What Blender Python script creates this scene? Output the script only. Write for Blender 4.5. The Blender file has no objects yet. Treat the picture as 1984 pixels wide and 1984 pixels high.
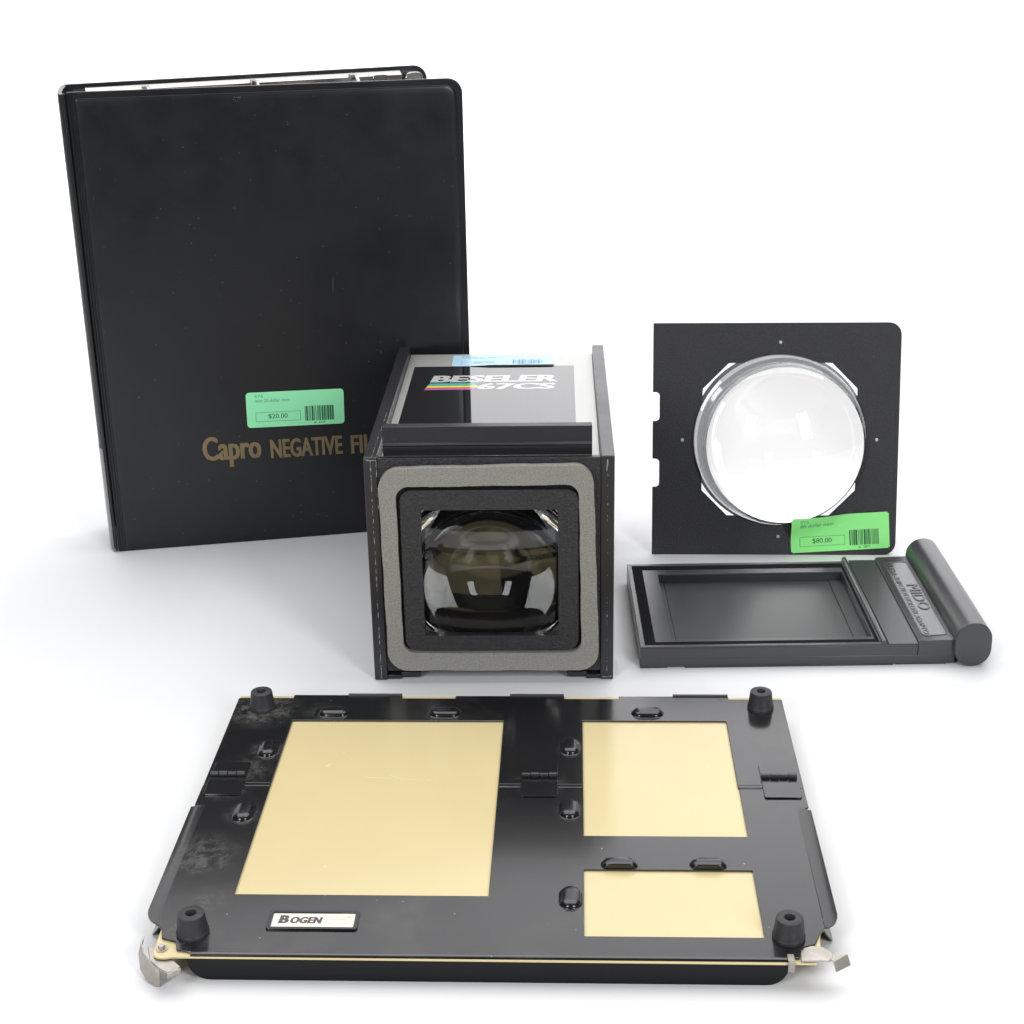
import bpy, bmesh, math, random
from mathutils import Vector, Matrix
from mathutils.geometry import tessellate_polygon
random.seed(7)
C = 0.01                       # all builders below work in centimetres
scene = bpy.context.scene
col = scene.collection
R = math.radians

# ------------------------------------------------------------------ camera
cam_d = bpy.data.cameras.new('camera')
cam = bpy.data.objects.new('camera', cam_d)
col.objects.link(cam)
scene.camera = cam
cam_d.sensor_width = 36.0
cam_d.lens = 36.0 * 3093.86 / 1984.0
cam_d.clip_start = 0.01
cam_d.clip_end = 100.0
_p, _r = 0.378, 0.018
_cp, _sp, _cr, _sr = math.cos(_p), math.sin(_p), math.cos(_r), math.sin(_r)
_right = Vector((1, 0, 0)); _down = Vector((0, -_sp, -_cp)); _fwd = Vector((0, _cp, -_sp))
_X = _right * _cr + _down * _sr
_D = _right * -_sr + _down * _cr
_M = Matrix((_X, -_D, -_fwd)).transposed().to_4x4()
_M.translation = Vector((0, 0, 49.076 * C))
cam.matrix_world = _M

# ------------------------------------------------------------------ world + lamps
world = bpy.data.worlds.new('World')
scene.world = world
world.use_nodes = True
_bg = world.node_tree.nodes['Background']
_bg.inputs[0].default_value = (0.93, 0.95, 1.0, 1)
_bg.inputs[1].default_value = 0.06
scene.view_settings.view_transform = 'Standard'
scene.view_settings.look = 'None'
scene.view_settings.exposure = 0.0
scene.view_settings.gamma = 1.0
scene.cycles.max_bounces = 14
scene.cycles.transmission_bounces = 12
scene.cycles.glossy_bounces = 6
scene.cycles.caustics_reflective = False
scene.cycles.caustics_refractive = True
scene.cycles.blur_glossy = 0.3
scene.cycles.sample_clamp_indirect = 6.0

def area(name, loc, target, sx, sy, power, color=(1, 1, 1), spread=180):
    d = bpy.data.lights.new(name, 'AREA')
    d.shape = 'RECTANGLE'; d.size = sx * C; d.size_y = sy * C
    d.energy = power; d.color = color; d.spread = R(spread)
    o = bpy.data.objects.new(name, d); col.objects.link(o)
    o.location = Vector(loc) * C
    v = (Vector(target) - Vector(loc)).normalized()
    o.rotation_euler = v.to_track_quat('-Z', 'Y').to_euler()
    return o
# two softboxes in front, left and right of the camera, two heads on the backdrop, and an added overhead fill
area('softbox_left', (-80, -36, 86), (0, 98, 10), 32, 76, 12.0, (0.98, 0.99, 1.0))
area('softbox_right', (80, -36, 86), (0, 98, 10), 32, 76, 12.0, (0.98, 0.99, 1.0))
area('backdrop_lamp', (-165, 135, 110), (-10, 295, 85), 50, 70, 9.5, spread=85)
area('backdrop_lamp', (165, 135, 110), (30, 295, 85), 50, 70, 17.5, spread=85)
area('overhead_fill', (0, 180, 235), (0, 165, 0), 380, 230, 88)  # added fill standing in for ceiling bounce, softens shadows and lifts the floor

# ------------------------------------------------------------------ materials
def mat(name, color, rough=0.5, spec=0.5, metal=0.0, coat=0.0, coat_rough=0.1,
        bump=None, var=0.0, var_scale=20.0, specks=None, trans=0.0, ior=1.5,
        rough_var=0.0, fiber=None, smudge=None):
    """bump=(scale per metre, strength, distance) ; specks=(scale, size, colour, amount)"""
    m = bpy.data.materials.new(name); m.use_nodes = True
    nt = m.node_tree; N = nt.nodes; Lk = nt.links
    b = N['Principled BSDF']
    b.inputs['Base Color'].default_value = (*color, 1)
    b.inputs['Roughness'].default_value = rough
    b.inputs['Metallic'].default_value = metal
    b.inputs['Specular IOR Level'].default_value = spec
    b.inputs['IOR'].default_value = ior
    b.inputs['Coat Weight'].default_value = coat
    b.inputs['Coat Roughness'].default_value = coat_rough
    b.inputs['Transmission Weight'].default_value = trans
    tc = N.new('ShaderNodeTexCoord')
    base = None
    def noise(scale, detail=4, rough_=0.55, dist=0.0):
        n = N.new('ShaderNodeTexNoise'); n.inputs['Scale'].default_value = scale
        n.inputs['Detail'].default_value = detail; n.inputs['Roughness'].default_value = rough_
        n.inputs['Distortion'].default_value = dist
        Lk.new(tc.outputs['Object'], n.inputs['Vector']); return n
    def ramp(src, a, b_, ca=(0, 0, 0, 1), cb=(1, 1, 1, 1)):
        r = N.new('ShaderNodeValToRGB'); r.color_ramp.elements[0].position = a
        r.color_ramp.elements[1].position = b_
        r.color_ramp.elements[0].color = ca; r.color_ramp.elements[1].color = cb
        Lk.new(src, r.inputs[0]); return r
    def mix(fac, a, b_):
        x = N.new('ShaderNodeMix'); x.data_type = 'RGBA'
        if isinstance(fac, float): x.inputs['Factor'].default_value = fac
        else: Lk.new(fac, x.inputs['Factor'])
        for s, k in ((a, 6), (b_, 7)):
            if isinstance(s, tuple): x.inputs[k].default_value = (*s[:3], 1)
            else: Lk.new(s, x.inputs[k])
        return x.outputs[2]
    cur = tuple(color)
    if var > 0:
        n = noise(var_scale, 5)
        r = ramp(n.outputs[0], 0.3, 0.7)
        cur = mix(r.outputs[0], tuple(c * (1 - var) for c in color), tuple(min(1, c * (1 + var)) for c in color))
    if smudge:      # large patches of dust / grease : (scale, low, high, colour, amount)
        n = noise(smudge[0], 8, 0.62, 0.4)
        r = ramp(n.outputs[0], smudge[1], smudge[2], (0, 0, 0, 1), (smudge[4],) * 3 + (1,))
        cur = mix(r.outputs[0], cur, smudge[3])
    if specks:
        v = N.new('ShaderNodeTexVoronoi'); v.inputs['Scale'].default_value = specks[0]
        v.inputs['Randomness'].default_value = 1.0
        Lk.new(tc.outputs['Object'], v.inputs['Vector'])
        r1 = ramp(v.outputs['Distance'], specks[1] * 0.6, specks[1], (1, 1, 1, 1), (0, 0, 0, 1))
        sep = N.new('ShaderNodeSeparateColor'); Lk.new(v.outputs['Color'], sep.inputs[0])
        r2 = ramp(sep.outputs[0], 1 - specks[3], 1 - specks[3] * 0.2)
        mm = N.new('ShaderNodeMath'); mm.operation = 'MULTIPLY'
        Lk.new(r1.outputs[0], mm.inputs[0]); Lk.new(r2.outputs[0], mm.inputs[1])
        cur = mix(mm.outputs[0], cur, specks[2])
    if fiber:       # short pale hairs and scratches : (scale, threshold, colour, amount)
        mp = N.new('ShaderNodeMapping'); mp.inputs['Rotation'].default_value = (0.3, 0.5, 0.8)
        mp.inputs['Scale'].default_value = (1.0, 0.12, 0.3)
        Lk.new(tc.outputs['Object'], mp.inputs[0])
        n = N.new('ShaderNodeTexNoise'); n.inputs['Scale'].default_value = fiber[0]
        n.inputs['Detail'].default_value = 3; n.inputs['Distortion'].default_value = 2.0
        Lk.new(mp.outputs[0], n.inputs['Vector'])
        r = ramp(n.outputs[0], fiber[1], fiber[1] + 0.02, (0, 0, 0, 1), (fiber[3],) * 3 + (1,))
        cur = mix(r.outputs[0], cur, fiber[2])
    if not isinstance(cur, tuple):
        Lk.new(cur, b.inputs['Base Color'])
    if rough_var > 0:
        n = noise(35, 6, 0.6)
        mr = N.new('ShaderNodeMapRange'); mr.inputs[1].default_value = 0.3; mr.inputs[2].default_value = 0.7
        mr.inputs[3].default_value = max(0, rough - rough_var); mr.inputs[4].default_value = rough + rough_var
        Lk.new(n.outputs[0], mr.inputs[0]); Lk.new(mr.outputs[0], b.inputs['Roughness'])
    if bump:
        n = noise(bump[0], 3, 0.6)
        bp = N.new('ShaderNodeBump'); bp.inputs['Strength'].default_value = bump[1]
        bp.inputs['Distance'].default_value = bump[2]
        Lk.new(n.outputs[0], bp.inputs['Height']); Lk.new(bp.outputs[0], b.inputs['Normal'])
    return m

GREY = (0.42, 0.43, 0.46)
M_sweep = mat('white_sweep_paper', (0.76, 0.76, 0.768), 0.62, 0.3, bump=(900, 0.05, 0.0003),
              fiber=(26, 0.735, (0.62, 0.62, 0.64), 0.5), var=0.012, var_scale=9)
M_vinyl = mat('black_vinyl', (0.0095, 0.010, 0.0125), 0.32, 0.42, specks=(300, 0.12, (0.16, 0.16, 0.17), 0.16),
              fiber=(60, 0.76, (0.10, 0.10, 0.11), 0.5), rough_var=0.05, bump=(1300, 0.05, 0.0002),
              smudge=(30, 0.55, 0.8, (0.016, 0.016, 0.018), 0.5))
M_vinyl_in = mat('black_vinyl_inner', (0.018, 0.018, 0.024), 0.28, 0.5, var=0.2)
M_gold = mat('gold_foil_print', (0.22, 0.165, 0.085), 0.42, 0.5, metal=0.35, var=0.15, var_scale=90)
M_pocket = mat('clear_pocket_film', (0.12, 0.12, 0.13), 0.12, 0.7, coat=0.6)
M_steel = mat('bright_nickel', (0.40, 0.385, 0.36), 0.24, 0.5, metal=1.0, rough_var=0.08)
M_steel_d = mat('worn_nickel', (0.40, 0.375, 0.335), 0.42, 0.5, metal=0.7, rough_var=0.12, var=0.2, var_scale=130)
M_wrinkle = mat('black_wrinkle_paint', (0.021, 0.021, 0.0235), 0.42, 0.5, bump=(620, 1.0, 0.0011), var=0.45, var_scale=700,
                specks=(420, 0.10, (0.16, 0.16, 0.16), 0.05))
M_satin = mat('black_satin_plastic', (0.020, 0.020, 0.023), 0.34, 0.5, rough_var=0.05, specks=(260, 0.08, (0.14, 0.14, 0.14), 0.03))
M_foam = mat('grey_foam', (0.31, 0.305, 0.275), 0.95, 0.1, bump=(1100, 0.8, 0.0014), var=0.2, var_scale=900)
M_greypaint = mat('grey_panel_paint', (0.42, 0.42, 0.40), 0.13, 0.6, rough_var=0.04)
M_label = mat('black_gloss_label', (0.010, 0.010, 0.011), 0.045, 0.5, coat=0.35, coat_rough=0.03, specks=(160, 0.12, (0.14, 0.13, 0.12), 0.16))
M_white = mat('white_print', (0.52, 0.52, 0.51), 0.12, 0.5)
M_cyan = mat('cyan_print', (0.05, 0.50, 0.48), 0.12, 0.5)
M_yellow = mat('yellow_print', (0.80, 0.68, 0.08), 0.12, 0.5)
M_magenta = mat('magenta_print', (0.52, 0.13, 0.36), 0.12, 0.5)
M_blue = mat('pale_blue_sticker_paper', (0.46, 0.70, 0.84), 0.35, 0.4)
M_blueink = mat('blue_sticker_ink', (0.13, 0.28, 0.42), 0.5, 0.3)
M_green = mat('mint_green_sticker_paper', (0.31, 0.86, 0.47), 0.42, 0.4, var=0.04)
M_green2 = mat('lime_green_sticker_paper', (0.31, 0.92, 0.28), 0.42, 0.4, var=0.04)
M_ink = mat('dark_sticker_ink', (0.03, 0.13, 0.06), 0.5, 0.3)
M_ink_l = mat('faint_sticker_ink', (0.10, 0.36, 0.19), 0.5, 0.3)
M_plate = mat('black_crackle_enamel', (0.022, 0.022, 0.026), 0.38, 0.5, bump=(950, 1.0, 0.0008), var=0.6, var_scale=800,
              specks=(330, 0.10, (0.18, 0.18, 0.19), 0.07))
M_pin = mat('grey_pin_metal', (0.55, 0.55, 0.52), 0.4, 0.5, metal=0.6)
M_glass = mat('optical_glass', (0.985, 0.995, 0.99), 0.0, 0.5, trans=1.0, ior=1.523)
M_rimglass = mat('smoky_ground_glass_edge', (0.30, 0.335, 0.355), 0.14, 0.6, metal=0.55, coat=0.6, coat_rough=0.05)
M_glass2 = mat('greyed_optical_glass', (0.90, 0.897, 0.887), 0.0, 0.5, trans=1.0, ior=1.523)
M_glassrim = mat('grey_glass_edge', (0.24, 0.255, 0.26), 0.05, 0.5, trans=1.0, ior=1.523)
M_alu = mat('brushed_aluminium', (0.62, 0.62, 0.63), 0.28, 0.5, metal=1.0)
M_chrome = mat('polished_ring_metal', (0.75, 0.77, 0.80), 0.22, 0.5, metal=1.0)
M_darkring = mat('black_ring', (0.03, 0.03, 0.032), 0.25, 0.5)
M_mido = mat('charcoal_plastic', (0.036, 0.037, 0.040), 0.30, 0.5, coat=0.3, coat_rough=0.28, bump=(1600, 0.18, 0.00025),
             specks=(150, 0.05, (0.3, 0.3, 0.3), 0.05))
M_mido2 = mat('charcoal_sheet', (0.032, 0.034, 0.035), 0.38, 0.5, coat=0.15, coat_rough=0.3, specks=(120, 0.05, (0.3, 0.3, 0.3), 0.08))
M_mido3 = mat('smooth_grey_insert', (0.046, 0.047, 0.049), 0.22, 0.5, coat=0.45, coat_rough=0.15)
M_velvet = mat('black_velvet', (0.012, 0.012, 0.014), 0.95, 0.1, bump=(1800, 0.8, 0.001), specks=(500, 0.12, (0.10, 0.10, 0.11), 0.10))
M_enamel = mat('black_gloss_enamel', (0.0105, 0.0105, 0.012), 0.19, 0.5, specks=(150, 0.085, (0.30, 0.29, 0.27), 0.10),
               ior=1.5, coat=0.38, coat_rough=0.13, smudge=(17, 0.56, 0.82, (0.075, 0.073, 0.064), 0.55), fiber=(45, 0.79, (0.11, 0.11, 0.10), 0.5))
M_lip = mat('black_satin_enamel', (0.0065, 0.0068, 0.008), 0.32, 0.22, specks=(170, 0.08, (0.2, 0.2, 0.2), 0.08))
M_enamel_c = mat('black_gloss_boss', (0.010, 0.010, 0.012), 0.21, 0.6)
M_cream = mat('cream_enamel_board', (0.66, 0.55, 0.30), 0.20, 0.45, coat=0.10, coat_rough=0.10, var=0.02, var_scale=12,
              specks=(70, 0.045, (0.92, 0.86, 0.62), 0.10), fiber=(12, 0.80, (0.93, 0.87, 0.66), 0.6))
M_scratch = mat('pale_scratch', (0.74, 0.66, 0.45), 0.5, 0.3)
M_rubber = mat('black_rubber', (0.028, 0.028, 0.032), 0.52, 0.4, bump=(700, 0.2, 0.0004), smudge=(110, 0.5, 0.75, (0.07, 0.068, 0.06), 0.5))
M_bplate = mat('cream_name_plate', (0.84, 0.80, 0.68), 0.3, 0.5)
M_bprint = mat('grey_brown_print', (0.085, 0.068, 0.068), 0.4, 0.4)
M_bprint2 = mat('faint_grey_print', (0.25, 0.22, 0.20), 0.4, 0.4)
M_dust = mat('grey_dust', (0.16, 0.155, 0.13), 0.9, 0.1, var=0.5, var_scale=600)
M_barrel = mat('grey_metal_barrel', (0.10, 0.10, 0.105), 0.25, 0.5, metal=0.7)
M_inner = mat('dark_interior', (0.016, 0.015, 0.014), 0.45, 0.4)
M_brown = mat('dark_bronze_interior', (0.022, 0.015, 0.008), 0.40, 0.5)

M_chip = mat('bare_metal_chips', (0.42, 0.42, 0.41), 0.5, 0.4)

def dusty(name, src, spots):
    """copy of an enamel with grey dust settled round fixed places: (x, y, radius, amount) in cm on the part"""
    m = src.copy(); m.name = name
    nt = m.node_tree; N = nt.nodes; Lk = nt.links; b = N['Principled BSDF']
    tc = N.new('ShaderNodeTexCoord')
    n = N.new('ShaderNodeTexNoise'); n.inputs['Scale'].default_value = 130; n.inputs['Detail'].default_value = 12
    n.inputs['Roughness'].default_value = 0.78; n.inputs['Distortion'].default_value = 0.5
    Lk.new(tc.outputs['Object'], n.inputs['Vector'])
    tot = None
    for x, y, r, am in spots:
        d = N.new('ShaderNodeVectorMath'); d.operation = 'DISTANCE'
        Lk.new(tc.outputs['Object'], d.inputs[0]); d.inputs[1].default_value = (x * C, y * C, 1.5 * C)
        mr = N.new('ShaderNodeMapRange'); mr.interpolation_type = 'SMOOTHSTEP'
        mr.inputs[1].default_value = 0.0; mr.inputs[2].default_value = r * C; mr.inputs[3].default_value = am; mr.inputs[4].default_value = 0.0
        Lk.new(d.outputs['Value'], mr.inputs[0])
        if tot is None: tot = mr.outputs[0]
        else:
            q = N.new('ShaderNodeMath'); q.operation = 'MAXIMUM'; Lk.new(tot, q.inputs[0]); Lk.new(mr.outputs[0], q.inputs[1]); tot = q.outputs[0]
    r1 = N.new('ShaderNodeMapRange'); r1.inputs[1].default_value = 0.42; r1.inputs[2].default_value = 0.68
    Lk.new(n.outputs[0], r1.inputs[0])
    q = N.new('ShaderNodeMath'); q.operation = 'MULTIPLY'; Lk.new(tot, q.inputs[0]); Lk.new(r1.outputs[0], q.inputs[1])
    x = N.new('ShaderNodeMix'); x.data_type = 'RGBA'; Lk.new(q.outputs[0], x.inputs['Factor'])
    old = b.inputs['Base Color'].links[0].from_socket
    Lk.new(old, x.inputs[6]); x.inputs[7].default_value = (0.17, 0.165, 0.14, 1); Lk.new(x.outputs[2], b.inputs['Base Color'])
    q2 = N.new('ShaderNodeMath'); q2.operation = 'MULTIPLY_ADD'; Lk.new(q.outputs[0], q2.inputs[0]); q2.inputs[1].default_value = 0.7; q2.inputs[2].default_value = 0.19
    Lk.new(q2.outputs[0], b.inputs['Roughness'])
    q3 = N.new('ShaderNodeMath'); q3.operation = 'MULTIPLY_ADD'; Lk.new(q.outputs[0], q3.inputs[0]); q3.inputs[1].default_value = -0.45; q3.inputs[2].default_value = 0.45
    q3.use_clamp = True
    Lk.new(q3.outputs[0], b.inputs['Coat Weight'])
    return m
M_enamel_dust = dusty('dusty_black_enamel', M_enamel, [(-2.1, 19.3, 2.9, 0.95), (-0.85, 14.3, 1.5, 0.7), (-1.8, 12.0, 2.2, 0.45), (-2.5, 10.2, 1.8, 0.6), (1.6, 18.9, 1.6, 0.4),
                      (-1.0, 7.4, 1.4, 0.6), (-2.3, 3.4, 2.8, 0.45), (-1.4, -0.6, 2.0, 0.30), (-1.4, -3.2, 1.9, 0.7), (15.2, 10.9, 2.0, 0.35), (17.0, 14.7, 1.2, 0.3), (17.0, 8.0, 1.2, 0.3), (28.6, 19.7, 1.3, 0.5)])

# ------------------------------------------------------------------ builders
class MB:
    """mesh collector, centimetres"""
    def __init__(s): s.v = []; s.f = []; s.sm = []
    def add(s, vs, fs, smooth=False):
        o = len(s.v); s.v += [tuple(v) for v in vs]
        s.f += [tuple(i + o for i in f) for f in fs]; s.sm += [smooth] * len(fs); return s
    def box(s, x0, x1, y0, y1, z0, z1):
        vs = [(x, y, z) for x in (x0, x1) for y in (y0, y1) for z in (z0, z1)]
        fs = [(0, 1, 3, 2), (4, 6, 7, 5), (0, 4, 5, 1), (2, 3, 7, 6), (0, 2, 6, 4), (1, 5, 7, 3)]
        return s.add(vs, fs)
    def prism(s, outer, w0, w1, holes=(), f=None):
        """2-D outline (u,v) extruded w0..w1; f maps (u,v,w)->xyz"""
        f = f or (lambda u, v, w: (u, v, w))
        loops = [list(outer)] + [list(h) for h in holes]
        flat = [p for l in loops for p in l]; n = len(flat)
        vs = [f(p[0], p[1], w0) for p in flat] + [f(p[0], p[1], w1) for p in flat]
        fs = []
        if holes:
            tr = tessellate_polygon([[Vector((p[0], p[1], 0)) for p in l] for l in loops])
            fs += [tuple(t) for t in tr] + [tuple(i + n for i in reversed(t)) for t in tr]
        else:
            fs += [tuple(range(n)), tuple(n + i for i in reversed(range(n)))]
        o = 0
        for l in loops:
            k = len(l)
            for i in range(k):
                a, b = o + i, o + (i + 1) % k
                fs.append((a, b, b + n, a + n))
            o += k
        return s.add(vs, fs)
    def lathe(s, prof, seg=64, f=None, closed=True, smooth=True):
        """prof: (r, h) list; f maps (x,y,h)->xyz"""
        f = f or (lambda x, y, h: (x, y, h))
        rows = []; vs = []
        for r, h in prof:
            if r < 1e-6: rows.append([len(vs)]); vs.append(f(0, 0, h))
            else:
                rows.append(list(range(len(vs), len(vs) + seg)))
                vs += [f(r * math.cos(2 * math.pi * i / seg), r * math.sin(2 * math.pi * i / seg), h) for i in range(seg)]
        fs = []
        for a, b in zip(rows, rows[1:]):
            for i in range(seg):
                j = (i + 1) % seg
                if len(a) == 1 and len(b) == 1: continue
                if len(a) == 1: fs.append((a[0], b[j], b[i]))
                elif len(b) == 1: fs.append((a[i], a[j], b[0]))
                else: fs.append((a[i], a[j], b[j], b[i]))
        return s.add(vs, fs, smooth)
    def tube(s, path, r, seg=12):
        P = [Vector(p) for p in path]; vs = []; up = Vector((0, 0, 1))
        for i, p in enumerate(P):
            t = (P[min(i + 1, len(P) - 1)] - P[max(i - 1, 0)]).normalized()
            a = t.cross(up)
            if a.length < 1e-3: a = t.cross(Vector((0, 1, 0)))
            a.normalize(); b = t.cross(a)
            vs += [p + (a * math.cos(2 * math.pi * k / seg) + b * math.sin(2 * math.pi * k / seg)) * r for k in range(seg)]
        fs = [(i * seg + k, i * seg + (k + 1) % seg, (i + 1) * seg + (k + 1) % seg, (i + 1) * seg + k)
              for i in range(len(P) - 1) for k in range(seg)]
        fs += [tuple(reversed(range(seg))), tuple((len(P) - 1) * seg + k for k in range(seg))]
        return s.add([tuple(v) for v in vs], fs, True)
    def strip(s, pts_a, pts_b, thick=0.0, n=None):
        """sheet between two polylines (3-D), optionally thickened along n"""
        k = len(pts_a)
        if not thick:
            return s.add(list(pts_a) + list(pts_b), [(i, i + 1, k + i + 1, k + i) for i in range(k - 1)], True)
        n = Vector(n) * thick
        top = list(pts_a) + list(pts_b); bot = [tuple(Vector(p) + n) for p in top]; m = 2 * k
        fs = [(i, i + 1, k + i + 1, k + i) for i in range(k - 1)]
        fs += [(m + i, m + k + i, m + k + i + 1, m + i + 1) for i in range(k - 1)]
        fs += [(i, m + i, m + i + 1, i + 1) for i in range(k - 1)] + [(k + i, k + i + 1, m + k + i + 1, m + k + i) for i in range(k - 1)]
        fs += [(0, k, m + k, m), (k - 1, m + k - 1, m + 2 * k - 1, 2 * k - 1)]
        return s.add([tuple(p) for p in top + bot], fs)

def part(name, mb, material, parent=None, bevel=0.0, seg=2, label=None, kind=None, loc=None, sharp=35, angle=30):
    me = bpy.data.meshes.new(name)
    me.from_pydata([(x * C, y * C, z * C) for x, y, z in mb.v], [], mb.f)
    bm = bmesh.new(); bm.from_mesh(me)
    bmesh.ops.recalc_face_normals(bm, faces=bm.faces)
    bm.to_mesh(me); bm.free()
    me.materials.append(material)
    for p in me.polygons: p.use_smooth = True
    me.set_sharp_from_angle(angle=R(sharp))
    o = bpy.data.objects.new(name, me); col.objects.link(o)
    if parent: o.parent = parent
    if loc: o.location = Vector(loc) * C
    if bevel:
        b = o.modifiers.new('bevel', 'BEVEL'); b.width = bevel * C; b.segments = seg
        b.limit_method = 'ANGLE'; b.angle_limit = R(angle); b.harden_normals = False
        b.use_clamp_overlap = True
    if label: o['label'] = label
    if kind: o['kind'] = kind
    return o

def thing(name, label, cat, loc, yaw=0.0, tilt=0.0, group=None):
    o = bpy.data.objects.new(name, None); col.objects.link(o)
    o.empty_display_size = 0.02
    o.location = Vector(loc) * C; o.rotation_euler = (-tilt, 0, yaw)
    o['label'] = label; o['category'] = cat
    if group: o['group'] = group
    return o

def copy_part(src, parent, loc):
    c = src.copy(); col.objects.link(c); c.parent = parent
    c.location = Vector(loc) * C
    for ch in list(src.children):
        d = ch.copy(); col.objects.link(d); d.parent = c
    return c

def rrect(x0, x1, y0, y1, r, n=6, corners=(1, 1, 1, 1)):
    """rounded rectangle, corners in order bl, br, tr, tl"""
    pts = []
    cs = [(x0, y0, 180), (x1, y0, 270), (x1, y1, 0), (x0, y1, 90)]
    for k, (x, y, a) in enumerate(cs):
        rr = r[k] if isinstance(r, (tuple, list)) else r
        if not corners[k] or rr == 0: pts.append((x, y)); continue
        cx = x + rr * (1 if k in (0, 3) else -1); cy = y + rr * (1 if k in (0, 1) else -1)
        for i in range(n + 1):
            t = R(a + 90 * i / n)
            pts.append((cx + rr * math.cos(t), cy + rr * math.sin(t)))
    return pts

def stadium(cx, cy, lx, ly, n=10):
    """obround of full size lx * ly"""
    r = min(lx, ly) / 2; pts = []
    if lx >= ly:
        d = lx / 2 - r
        for i in range(n + 1):
            t = R(-90 + 180 * i / n); pts.append((cx + d + r * math.cos(t), cy + r * math.sin(t)))
        for i in range(n + 1):
            t = R(90 + 180 * i / n); pts.append((cx - d + r * math.cos(t), cy + r * math.sin(t)))
    else:
        d = ly / 2 - r
        for i in range(n + 1):
            t = R(0 + 180 * i / n); pts.append((cx + r * math.cos(t), cy + d + r * math.sin(t)))
        for i in range(n + 1):
            t = R(180 + 180 * i / n); pts.append((cx + r * math.cos(t), cy - d + r * math.sin(t)))
    return pts

def text_into(mb, body, x0, x1, y0, y1, w0, w1, f, bold=0.0, shear=0.0, space=1.0):
    """flat lettering fitted to a box, extruded w0..w1 through map f"""
    cu = bpy.data.curves.new('t', 'FONT'); cu.body = body; cu.size = 1.0
    cu.offset = bold; cu.shear = shear; cu.resolution_u = 3; cu.space_character = space
    ob = bpy.data.objects.new('t', cu); col.objects.link(ob)
    dg = bpy.context.evaluated_depsgraph_get()
    me = bpy.data.meshes.new_from_object(ob.evaluated_get(dg))
    bm = bmesh.new(); bm.from_mesh(me)
    bmesh.ops.remove_doubles(bm, verts=bm.verts, dist=1e-5)
    if abs(w1 - w0) > 1e-6:
        r = bmesh.ops.extrude_face_region(bm, geom=bm.faces[:])
        for e in r['geom']:
            if isinstance(e, bmesh.types.BMVert): e.co.z = 1.0
    bm.verts.index_update()
    vs = [v.co.copy() for v in bm.verts]; fs = [tuple(v.index for v in fc.verts) for fc in bm.faces]
    bm.free()
    bpy.data.objects.remove(ob); bpy.data.meshes.remove(me); bpy.data.curves.remove(cu)
    ax = min(v.x for v in vs); bx = max(v.x for v in vs); ay = min(v.y for v in vs); by = max(v.y for v in vs)
    out = []
    for v in vs:
        u = x0 + (v.x - ax) / (bx - ax) * (x1 - x0); t = y0 + (v.y - ay) / (by - ay) * (y1 - y0)
        out.append(f(u, t, w0 if v.z < 0.5 else w1))
    mb.add(out, fs)
    return mb

# ------------------------------------------------------------------ backdrop : table top running up into a wall
mb = MB()
prof = [(18.5, -75), (18.5, -1.5), (19, -0.4), (20, 0), (60, 0), (120, 0), (180, 0), (225, 0)]
for i in range(1, 19):
    t = R(90 * i / 18); prof.append((225 + 70 * math.sin(t), 70 - 70 * math.cos(t)))
prof += [(295, 120), (295, 200), (295, 280)]
mb.strip([(-260, y, z) for y, z in prof], [(260, y, z) for y, z in prof])
o = part('backdrop', mb, M_sweep, sharp=80); o['kind'] = 'structure'

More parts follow.
